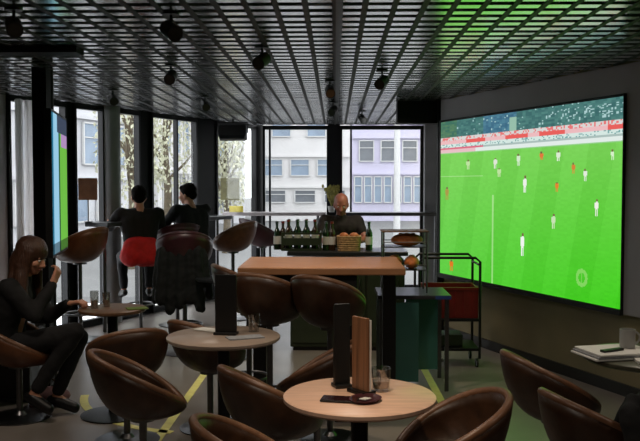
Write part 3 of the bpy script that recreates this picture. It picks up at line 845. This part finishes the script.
e.location.z = .786; e.location.x = 1.47; e.location.y = 4.12
# signs on rods
def rod_sign(lab, px, Y, h0, mt):
    p = at(px, 185, Y); c = at(px, 189, Y); s_ = 20 / F * Y
    e = empty('table_sign', (p.x, Y, h0), 0, lab, 'sign', 'square signs on rods')
    MB().tube([(0, 0, 0), (0, 0, c.z - h0)], .006, 8).build('rod', steel, e)
    MB().lathe([(0, 0), (.05, 0), (.05, .008), (0, .012)], seg=20).build('base', steel, e)
    MB().box((0, -.008, c.z - h0), (s_ * .95, .02, s_ * 1.1), bev=.004).build('panel', mt, e)
sgy = fac(88).y - .42
rod_sign('brown square sign on a rod at the left window ledge', 88, sgy, 1.201, mat('dark_brown_board', (134, 96, 70), .6, var=.25, scale=12))
rod_sign('olive square sign on rod at the ledge left of corner mullion', 230, 12.13, 1.201, mat('olive_board', (98, 94, 62), .6, var=.3, scale=16))
o = sheet('yellow card box lying on the pale far ledge', (at(236, 185, 12.05).x, 12.08, 1.201), .1, .2, .12, yellowp, .09, cat='box', nm='card_box')
# small plant on ledge
pp = at(333, 185, 12.0)
e = empty('potted_plant', (at(331.5, 185, 12.02).x, 12.02, 1.201), 0, 'small potted plant on the ledge by the central pillar', 'plant')
MB().lathe([(0, 0), (.04, 0), (.055, .09), (.048, .09), (.045, .08), (0, .08)], seg=20).build('pot', ceram, e, smooth=True)
m = MB(); rr = random.Random(5)
for k in range(60):
    a = rr.uniform(0, 6.28); l = rr.uniform(.1, .3); t = rr.uniform(.1, .5); p1 = Vector((math.cos(a) * l * t, math.sin(a) * l * t, .08 + l))
    m.tube([(0, 0, .08), p1 * .6 + Vector((0, 0, .04)), p1], [.003, .003, .001], 4); m.ell(p1, (.02, .012, .03), seg=6)
m.build('foliage', leafm, e)
# little square black planter box far left
o = empty('black_planter', (-2.42, 6.1, 0), 0, 'black square planter box at the left edge of picture', 'planter')
MB().box((0, 0, .28), (.36, .36, .5), bev=.008).build('box', blackp, o)
MB().box((0, 0, .012), (.3, .3, .022)).build('base', steel, o)
m = MB()
for k in range(40):
    a = rr.uniform(0, 6.28); r_ = rr.uniform(0, .13); m.ell((r_ * math.cos(a), r_ * math.sin(a), .53), (.03, .03, .012), seg=6)
m.build('pebbles', colg, o)

# ------------------------------------------------------------------ ceiling fixtures
def fixture(first, px, py, lab):
    p = ath(px, py, 2.40)
    if first is None:
        e = empty('spotlight', (p.x, p.y, CEIL), 0, lab, 'lamp', 'black ceiling spotlights')
        MB().lathe([(0, 0), (.045, 0), (.045, -.012), (0, -.012)], seg=20).build('mount', blackp, e, smooth=True)
        MB().tube([(0, 0, -.01), (0, 0, -.05)], .008, 8).build('stem', blackp, e)
        m = MB(); m.tube([(-.0, .05, -.07), (0, -.06, -.12)], .042, 20); m.build('head', blackp, e, smooth=True)
        m = MB().tube([(0, -.0605, -.1203), (0, -.062, -.121)], .034, 20); m.build('lens', mat('lens_glass', (60, 58, 52), .1), e)
        return e
    return dup(first, (p.x, p.y, CEIL), random.uniform(-.6, .6), lab, 'black ceiling spotlights')
f0 = None
for a in [(171, 78, 'black ceiling spotlight above the seated men'), (171, 32, 'black ceiling spotlight at upper left, nearer than its neighbour'), (262, 62, 'black ceiling spotlight left of centre'),
          (330, 92, 'black ceiling spotlight near the centre line'), (382, 83, 'black ceiling spotlight right of centre line'), (14, 28, 'black ceiling spotlight at the top left corner'),
          (113, 100, 'black ceiling spotlight before the round column'), (333, 111, 'black ceiling spotlight near the central pillar top'), (362, 119, 'black ceiling spotlight farthest back right of central pillar'),
          (205, 106, 'black ceiling spotlight before the thick dark pillar')]:
    r_ = fixture(f0, *a)
    if f0 is None: f0 = r_
# lighting track
m = MB(); m.box((at(338, 60, 6).x, 7.5, CEIL - .012), (.035, 8.6, .022)); 
o = m.build('lighting_track', dsteel); tag(o, 'long straight grey lighting track running down the ceiling centre', 'lighting track')
# hanging speaker
p = at(233, 131, 11.2)
e = empty('ceiling_speaker', (p.x, 11.2, CEIL), 0, 'black loudspeaker hanging from ceiling before the corner window', 'speaker')
m = MB(); m.box((0, 0, -.19), (.38, .2, .17), rot=Matrix.Rotation(R(-18), 3, 'X'), bev=.02); m.build('cabinet', blackp, e)
MB().box((0, -.105, -.215), (.34, .01, .13), rot=Matrix.Rotation(R(-18), 3, 'X')).build('grille', dsteel, e)
m = MB(); m.tube([(-.2, 0, -.19), (-.2, 0, -.05), (.2, 0, -.05), (.2, 0, -.19)], .01, 8); m.tube([(0, 0, -.05), (0, 0, 0)], .015, 8); m.build('bracket', blackp, e)

# ------------------------------------------------------------------ people
def evalmesh(o, name, m, parent):
    dg = bpy.context.evaluated_depsgraph_get(); dg.update()
    me = bpy.data.meshes.new_from_object(o.evaluated_get(dg)); me.name = name
    old = o.data; bpy.data.objects.remove(o); bpy.data.meshes.remove(old)
    me.materials.clear(); me.materials.append(m)
    for p in me.polygons: p.use_smooth = True
    r = bpy.data.objects.new(name, me); C.objects.link(r)
    if parent: r.parent = parent
    return r
def fuse(mb, name, m, parent, vox=.012, it=5, disp=0):
    o = mb.build('tmp', None)
    r = o.modifiers.new('r', 'REMESH'); r.mode = 'VOXEL'; r.voxel_size = vox
    if it: s = o.modifiers.new('s', 'SMOOTH'); s.factor = .5; s.iterations = it
    if disp:
        tx = bpy.data.textures.new('folds', 'CLOUDS'); tx.noise_scale = .09
        dm = o.modifiers.new('d', 'DISPLACE'); dm.texture = tx; dm.strength = disp; dm.mid_level = .5
    return evalmesh(o, name, m, parent)
def hand(mb, wrist, d, nrm, curl=.5, side=1, k=1.0):
    """d: direction of hand; nrm: back-of-hand normal; side: thumb side"""
    d = Vector(d).normalized(); nrm = (Vector(nrm) - d * Vector(nrm).dot(d)).normalized(); s = d.cross(nrm).normalized() * side
    w = Vector(wrist)
    for q in (-.028, -.01, .01, .026):
        mb.cap(w + s * q * .6 * k, .016 * k, w + d * .085 * k + s * q * k, .013 * k, 8)
    ln = [(.072, .034), (.08, .012), (.074, -.011), (.058, -.032)]
    for L, q in ln:
        p = w + d * .088 * k + s * q * k; dd = d.copy(); ang = 0
        for seg, fr_ in enumerate((.45, .32, .23)):
            ang += curl * (.7 if seg == 0 else 1)
            dv = d * math.cos(ang) - nrm * math.sin(ang) + s * q * .8
            p2 = p + dv * L * fr_ * k; r_ = (.0095 - .001 * seg) * k; mb.cap(p, r_, p2, r_ - .001, 8); p = p2
    p = w + d * .02 * k + s * .026 * k
    for seg, fr_ in enumerate((.034, .03, .024)):
        dv = (d * (.55 + .25 * seg) + s * (.8 - .3 * seg) - nrm * (.25 + .3 * curl)).normalized()
        p2 = p + dv * fr_ * k; mb.cap(p, .0125 * k - .0012 * seg, p2, .0115 * k - .0014 * seg, 8); p = p2
def head(mb, c, rot):
    """adds skull, jaw, nose, ears, brow; face looks local +Y"""
    T = lambda v: Vector(c) + rot @ Vector(v)
    E = lambda v, r: mb.ell(T(v), r, rot, 18)
    E((0, -.012, .03), (.076, .095, .09)); E((0, .03, -.02), (.062, .062, .085)); E((0, .05, -.075), (.035, .035, .032))
    E((0, .0, -.035), (.066, .06, .06))
    mb.cap(T((0, .086, .012)), .009, T((0, .107, -.025)), .013, 8); E((.012, .098, -.028), (.009, .01, .008)); E((-.012, .098, -.028), (.009, .01, .008))
    mb.cap(T((-.04, .073, .03)), .012, T((.04, .073, .03)), .012, 8)
    for s in (-1, 1): E((s * .04, .06, -.018), (.024, .026, .024)); E((s * .076, -.005, -.01), (.01, .02, .032))
    mb.cap(T((-.018, .083, -.055)), .007, T((.018, .083, -.055)), .007, 8)
def face_parts(c, rot, par, sk=lipm):
    T = lambda v: Vector(c) + rot @ Vector(v)
    for s in (-1, 1):
        m = MB(); m.ell(T((s * .03, .079, .008)), (.012, .009, .008), rot, 10); ey = m.build('eye', eyew, par, smooth=2)
        m = MB(); m.ell(T((s * .03, .087, .008)), (.005, .003, .005), rot, 8); m.build('iris', blackp, ey, smooth=2)
    m = MB(); m.ell(T((0, .089, -.055)), (.022, .006, .007), rot, 10); m.build('mouth', sk, par, smooth=2)
def person(name, lab, loc, rz, J, sk, top, trousers, hairfn, sleeves=True, shoes=shoe, headrot=None, group=None, bk=1.0, armskin=False, curl=.5, extra=None):
    e = empty(name, loc, rz, lab, 'person', group)
    V = {k: Vector(v) for k, v in J.items()}
    hr = headrot if headrot is not None else Matrix.Identity(3)
    # body
    b = MB()
    b.cap(V['pelvis'], .1, V['chest'], .11); b.cap(V['chest'], .1, V['neck'], .055); b.cap(V['neck'], .052, V['head'] - Vector((0, .015, .05)), .05)
    head(b, V['head'], hr)
    for s in 'LR':
        b.cap(V['sh' + s], .05, V['el' + s], .038); b.cap(V['el' + s], .038, V['wr' + s], .024)
        b.cap(V['chest'], .08, V['sh' + s], .055)
        b.cap(V['hip' + s], .075, V['kn' + s], .05); b.cap(V['kn' + s], .048, V['an' + s], .03); b.cap(V['an' + s], .03, V['to' + s], .026)
        d = V['wr' + s] - V['el' + s]; hd = V.get('hd' + s, d)
        hand(b, V['wr' + s], hd, V.get('hn' + s, Vector((0, 0, 1))), curl, -1 if s == 'L' else 1)
    body = fuse(b, 'body', sk, e, .0085, 3)
    face_parts(V['head'], hr, e)
    # top garment
    t = MB()
    for x in (-.085, 0, .085):
        ox = Vector((x, 0, 0)) * bk
        t.cap(V['pelvis'] + ox * 1.0 + Vector((0, 0, -.02)), .108, V['waist'] + ox * .8, .105); t.cap(V['waist'] + ox * .8, .105, V['chest'] + ox * 1.1, .118)
    t.cap(V['chest'], .12, V['neck'] - Vector((0, 0, .03)), .062)
    for s in 'LR':
        t.cap(V['chest'], .1, V['sh' + s], .068); t.cap(V['shL'], .055, V['shR'], .055)
        end = V['sh' + s].lerp(V['el' + s], .6) if armskin else V['el' + s]
        t.cap(V['sh' + s], .07, end, .056 if not armskin else .058)
        if not armskin: t.cap(V['el' + s], .054, V['el' + s].lerp(V['wr' + s], .92), .038)
    fuse(t, 'top', top, e, .013, 4, .02)
    # trousers
    t = MB()
    t.cap(V['hipL'], .105, V['hipR'], .105); t.cap(V['pelvis'], .12, V['pelvis'] + Vector((0, 0, .02)), .12)
    for s in 'LR':
        t.cap(V['hip' + s], .095, V['kn' + s], .066); t.cap(V['kn' + s], .064, V['an' + s].lerp(V['kn' + s], .12), .047)
    fuse(t, 'trousers', trousers, e, .013, 3, .015)
    for s in 'LR':
        m = MB(); a, q = V['an' + s], V['to' + s]; dirn = (q - a); m.cap(a + Vector((0, 0, -.025)), .045, q, .036, 10); m.cap(a - dirn.normalized() * .04 + Vector((0, 0, -.04)), .034, q + Vector((0, 0, -.008)), .034, 10)
        fuse(m, 'shoe', shoes, e, .009, 2)
    hairfn(V['head'], hr, e)
    if extra: extra(V, e)
    return e
def short_hair(m_):
    def f(c, rot, e):
        T = lambda v: Vector(c) + rot @ Vector(v)
        m = MB(); m.ell(T((0, -.022, .045)), (.084, .098, .088), rot, 20); m.ell(T((0, -.06, .0)), (.07, .055, .07), rot, 16)
        for s in (-1, 1): m.ell(T((s * .06, -.02, .01)), (.024, .05, .045), rot, 12)
        m.ell(T((0, .04, .085)), (.06, .045, .035), rot, 14)
        fuse(m, 'hair', m_, e, .008, 2, .012)
    return f
def cropped_hair(m_):
    def f(c, rot, e):
        T = lambda v: Vector(c) + rot @ Vector(v)
        m = MB(); m.ell(T((0, -.035, .03)), (.079, .09, .078), rot, 20); m.ell(T((0, -.055, .0)), (.07, .055, .06), rot, 16)
        fuse(m, 'hair', m_, e, .008, 2, .004)
    return f
def long_hair(m_):
    def f(c, rot, e):
        T = lambda v: Vector(c) + rot @ Vector(v); rr = random.Random(4)
        m = MB(); m.ell(T((0, -.02, .045)), (.1, .112, .098), rot, 22); m.ell(T((0, -.07, -.04)), (.082, .062, .1), rot, 16)
        for k in range(46):
            a = R(rr.uniform(95, 445) if False else rr.uniform(130, 410)); x0 = math.cos(a) * .082; y0 = math.sin(a) * .088 - .015
            if y0 > .035: continue
            L = rr.uniform(.3, .42); p0 = T((x0, y0, .06)); p1 = T((x0 * 1.15, y0 * 1.1, -.05)); 
            p2 = p1 + Vector((rr.uniform(-.02, .02) + x0 * .25, -.01, -L * .4)); p3 = p2 + Vector((rr.uniform(-.03, .03), .01 + rr.uniform(-.02, .03), -L * .45))
            m.tube([p0, p1, p2, p3], [.02, .023, .021, .009], 7)
        fuse(m, 'hair', m_, e, .0085, 1, .014)
    return f
# woman on the left: local +Y = where she faces; she faces world +X
hs = .47
hs = .44
W = dict(pelvis=(0, 0, hs + .06), waist=(0, .03, hs + .22), chest=(0, .09, hs + .4), neck=(0, .15, hs + .55), head=(0, .21, hs + .67),
         shL=(-.17, .12, hs + .48), shR=(.17, .12, hs + .48),
         elL=(-.18, .26, hs + .24), wrL=(-.1, .43, hs + .34), elR=(.17, .28, hs + .3), wrR=(.05, .37, hs + .5),
         hipL=(-.09, .02, hs + .05), hipR=(.09, .02, hs + .05),
         knL=(-.09, .5, hs + .1), anL=(-.12, .32, .12), toL=(-.13, .45, .045),
         knR=(.06, .52, hs + .17), anR=(.1, .24, .19), toR=(.11, .35, .1),
         hdR=(-.05, .03, .1), hnR=(0, .8, .3), hdL=(.1, .5, .1), hnL=(0, 0, 1))
person('person', 'woman with long brown hair in black, seated at the left with chin on hand', (-2.27, 5.52, 0), R(-90), W, skin, cloth, cloth, long_hair(hairb),
       headrot=Euler((R(-22), 0, R(-12))).to_matrix(), curl=.9)
# man with red shirt tail, seen from behind
hs = .79
def red_tail(V, e):
    t = MB(); pv = V['pelvis']
    for x in (-.08, 0, .08): t.cap(pv + Vector((x, -.05, .075)), .12, pv + Vector((x * 1.25, -.06, -.01)), .13)
    fuse(t, 'shirt_tail', redc, e, .012, 3, .03)
M = dict(pelvis=(0, 0, hs + .06), waist=(0, .02, hs + .2), chest=(0, .05, hs + .4), neck=(0, .07, hs + .56), head=(0, .1, hs + .68),
         shL=(-.2, .06, hs + .5), shR=(.2, .06, hs + .5), elL=(-.3, .22, hs + .35), wrL=(-.28, .42, hs + .39), elR=(.26, .2, hs + .34), wrR=(.18, .4, hs + .4),
         hipL=(-.1, .02, hs + .04), hipR=(.1, .02, hs + .04), knL=(-.16, .4, hs), anL=(-.15, .3, .42), toL=(-.17, .42, .36),
         knR=(.14, .4, hs), anR=(.13, .3, .42), toR=(.15, .42, .36), hnL=(0, 0, 1), hnR=(0, 0, 1))
mx_ = at(141, 200, 8.95).x
person('person', 'man in black top with red shirt tail, seated with back turned at the window ledge', (mx_, 8.9, 0), R(20), M, skin, cloth, clothn, short_hair(hairk), extra=red_tail, bk=1.05)
# man in profile facing left
hs = .84
M3 = dict(pelvis=(0, 0, hs + .06), waist=(0, .03, hs + .2), chest=(0, .08, hs + .39), neck=(0, .13, hs + .54), head=(0, .18, hs + .65),
          shL=(-.19, .1, hs + .48), shR=(.19, .1, hs + .48), elL=(-.23, .26, hs + .34), wrL=(-.1, .42, hs + .38), elR=(.24, .26, hs + .34), wrR=(.1, .42, hs + .4),
          hipL=(-.1, .02, hs + .04), hipR=(.1, .02, hs + .04), knL=(-.15, .42, hs), anL=(-.14, .33, .42), toL=(-.15, .45, .36),
          knR=(.14, .42, hs), anR=(.13, .3, .42), toR=(.15, .42, .36), hnL=(0, 0, 1), hnR=(0, 0, 1))
mx_ = at(196, 200, 9.25).x
person('person', 'man in dark clothes leaning on the ledge, face turned left toward his companion', (mx_, 9.25, 0), R(42), M3, skin, clothn, cloth, short_hair(hairk),
       headrot=Euler((R(-8), 0, R(32))).to_matrix())
# man behind the service cabinet, facing the camera, looking down
hs = .74
M4 = dict(pelvis=(0, 0, hs + .1), waist=(0, .02, hs + .22), chest=(0, .06, hs + .4), neck=(0, .1, hs + .54), head=(0, .14, hs + .65),
          shL=(-.18, .06, hs + .47), shR=(.18, .06, hs + .47), elL=(-.26, .2, hs + .28), wrL=(-.16, .4, hs + .26), elR=(.26, .2, hs + .28), wrR=(.16, .4, hs + .26),
          hipL=(-.1, 0, hs + .06), hipR=(.1, 0, hs + .06), knL=(-.11, .05, .47), anL=(-.12, 0, .09), toL=(-.13, .14, .045),
          knR=(.11, .05, .47), anR=(.12, 0, .09), toR=(.13, .14, .045), hnL=(0, 0, 1), hnR=(0, 0, 1))
mx_ = at(341, 200, 9.0).x
person('person', 'man with ruddy face in dark T-shirt bending over behind the bread basket', (mx_, 9.0, 0), R(180), M4, skinr, mat('dark_brown_cloth', (30, 22, 20), .85, var=.2), cloth, cropped_hair(mat('auburn_hair', (66, 34, 28), .6, var=.3, scale=50)),
       headrot=Euler((R(-25), 0, 0)).to_matrix(), armskin=True)
# black coat draped over a stool
cs = dup(bar3, (-1.43, 7.75, 0), facing(10), 'burgundy bar stool covered by the black coat', GB)
m = MB()
m.cap((-.14, -.2, .98), .07, (.14, -.2, .98), .07); 
for x in (-.2, -.1, 0, .1, .2): m.cap((x, -.26, 1.02), .05, (x * 1.15, -.3, .52 + .05 * math.sin(x * 20)), .06)
for x in (-.14, 0, .14): m.cap((x, -.1, .9), .06, (x, .1, .88), .06)
m.cap((-.24, -.2, 1.0), .05, (-.3, -.22, .55), .045); m.cap((.24, -.2, 1.0), .05, (.32, -.2, .6), .045)
co = fuse(m, 'coat', cloth, None, .015, 4, .04); co.location = (-1.43, 7.75, 0); co.scale = (.82, .82, .97); tag(co, 'black coat draped over a bar stool behind the seated men', 'coat')
m = MB()
for x in (-.16, -.08, 0, .08, .16): m.cap((x, 0, .765 - abs(x) * .1), .035, (x * 1.1, -.1, .4 + .04 * math.sin(x * 30)), .045); m.cap((x, 0, .76 - abs(x) * .1), .035, (x, .1, .56), .035)
m.cap((-.2, -.02, .72), .04, (-.25, -.12, .42), .035); m.cap((.2, -.02, .72), .04, (.24, -.12, .45), .035)
co = fuse(m, 'coat', cloth, None, .013, 4, .03); co.location = (1.3, 3.3, 0); co.rotation_euler = (0, 0, R(35)); tag(co, 'black coat thrown over the brown chair in the lower right corner', 'coat')
# pink canvas bag / shoes on the floor under the woman
e = empty('canvas_bag', (-2.08, 5.85, 0), .3, 'dusty pink canvas bag lying on floor behind the woman', 'bag')
m = MB(); m.ell((0, 0, .07), (.16, .1, .07)); m.box((0, 0, .03), (.26, .16, .06), bev=.02); fuse(m, 'body', pinkc, e, .012, 3)
MB().tube([(-.08 + .16 * t / 8, 0, .13 + .08 * math.sin(math.pi * t / 8)) for t in range(9)], .007, 8).build('strap', leather, e)
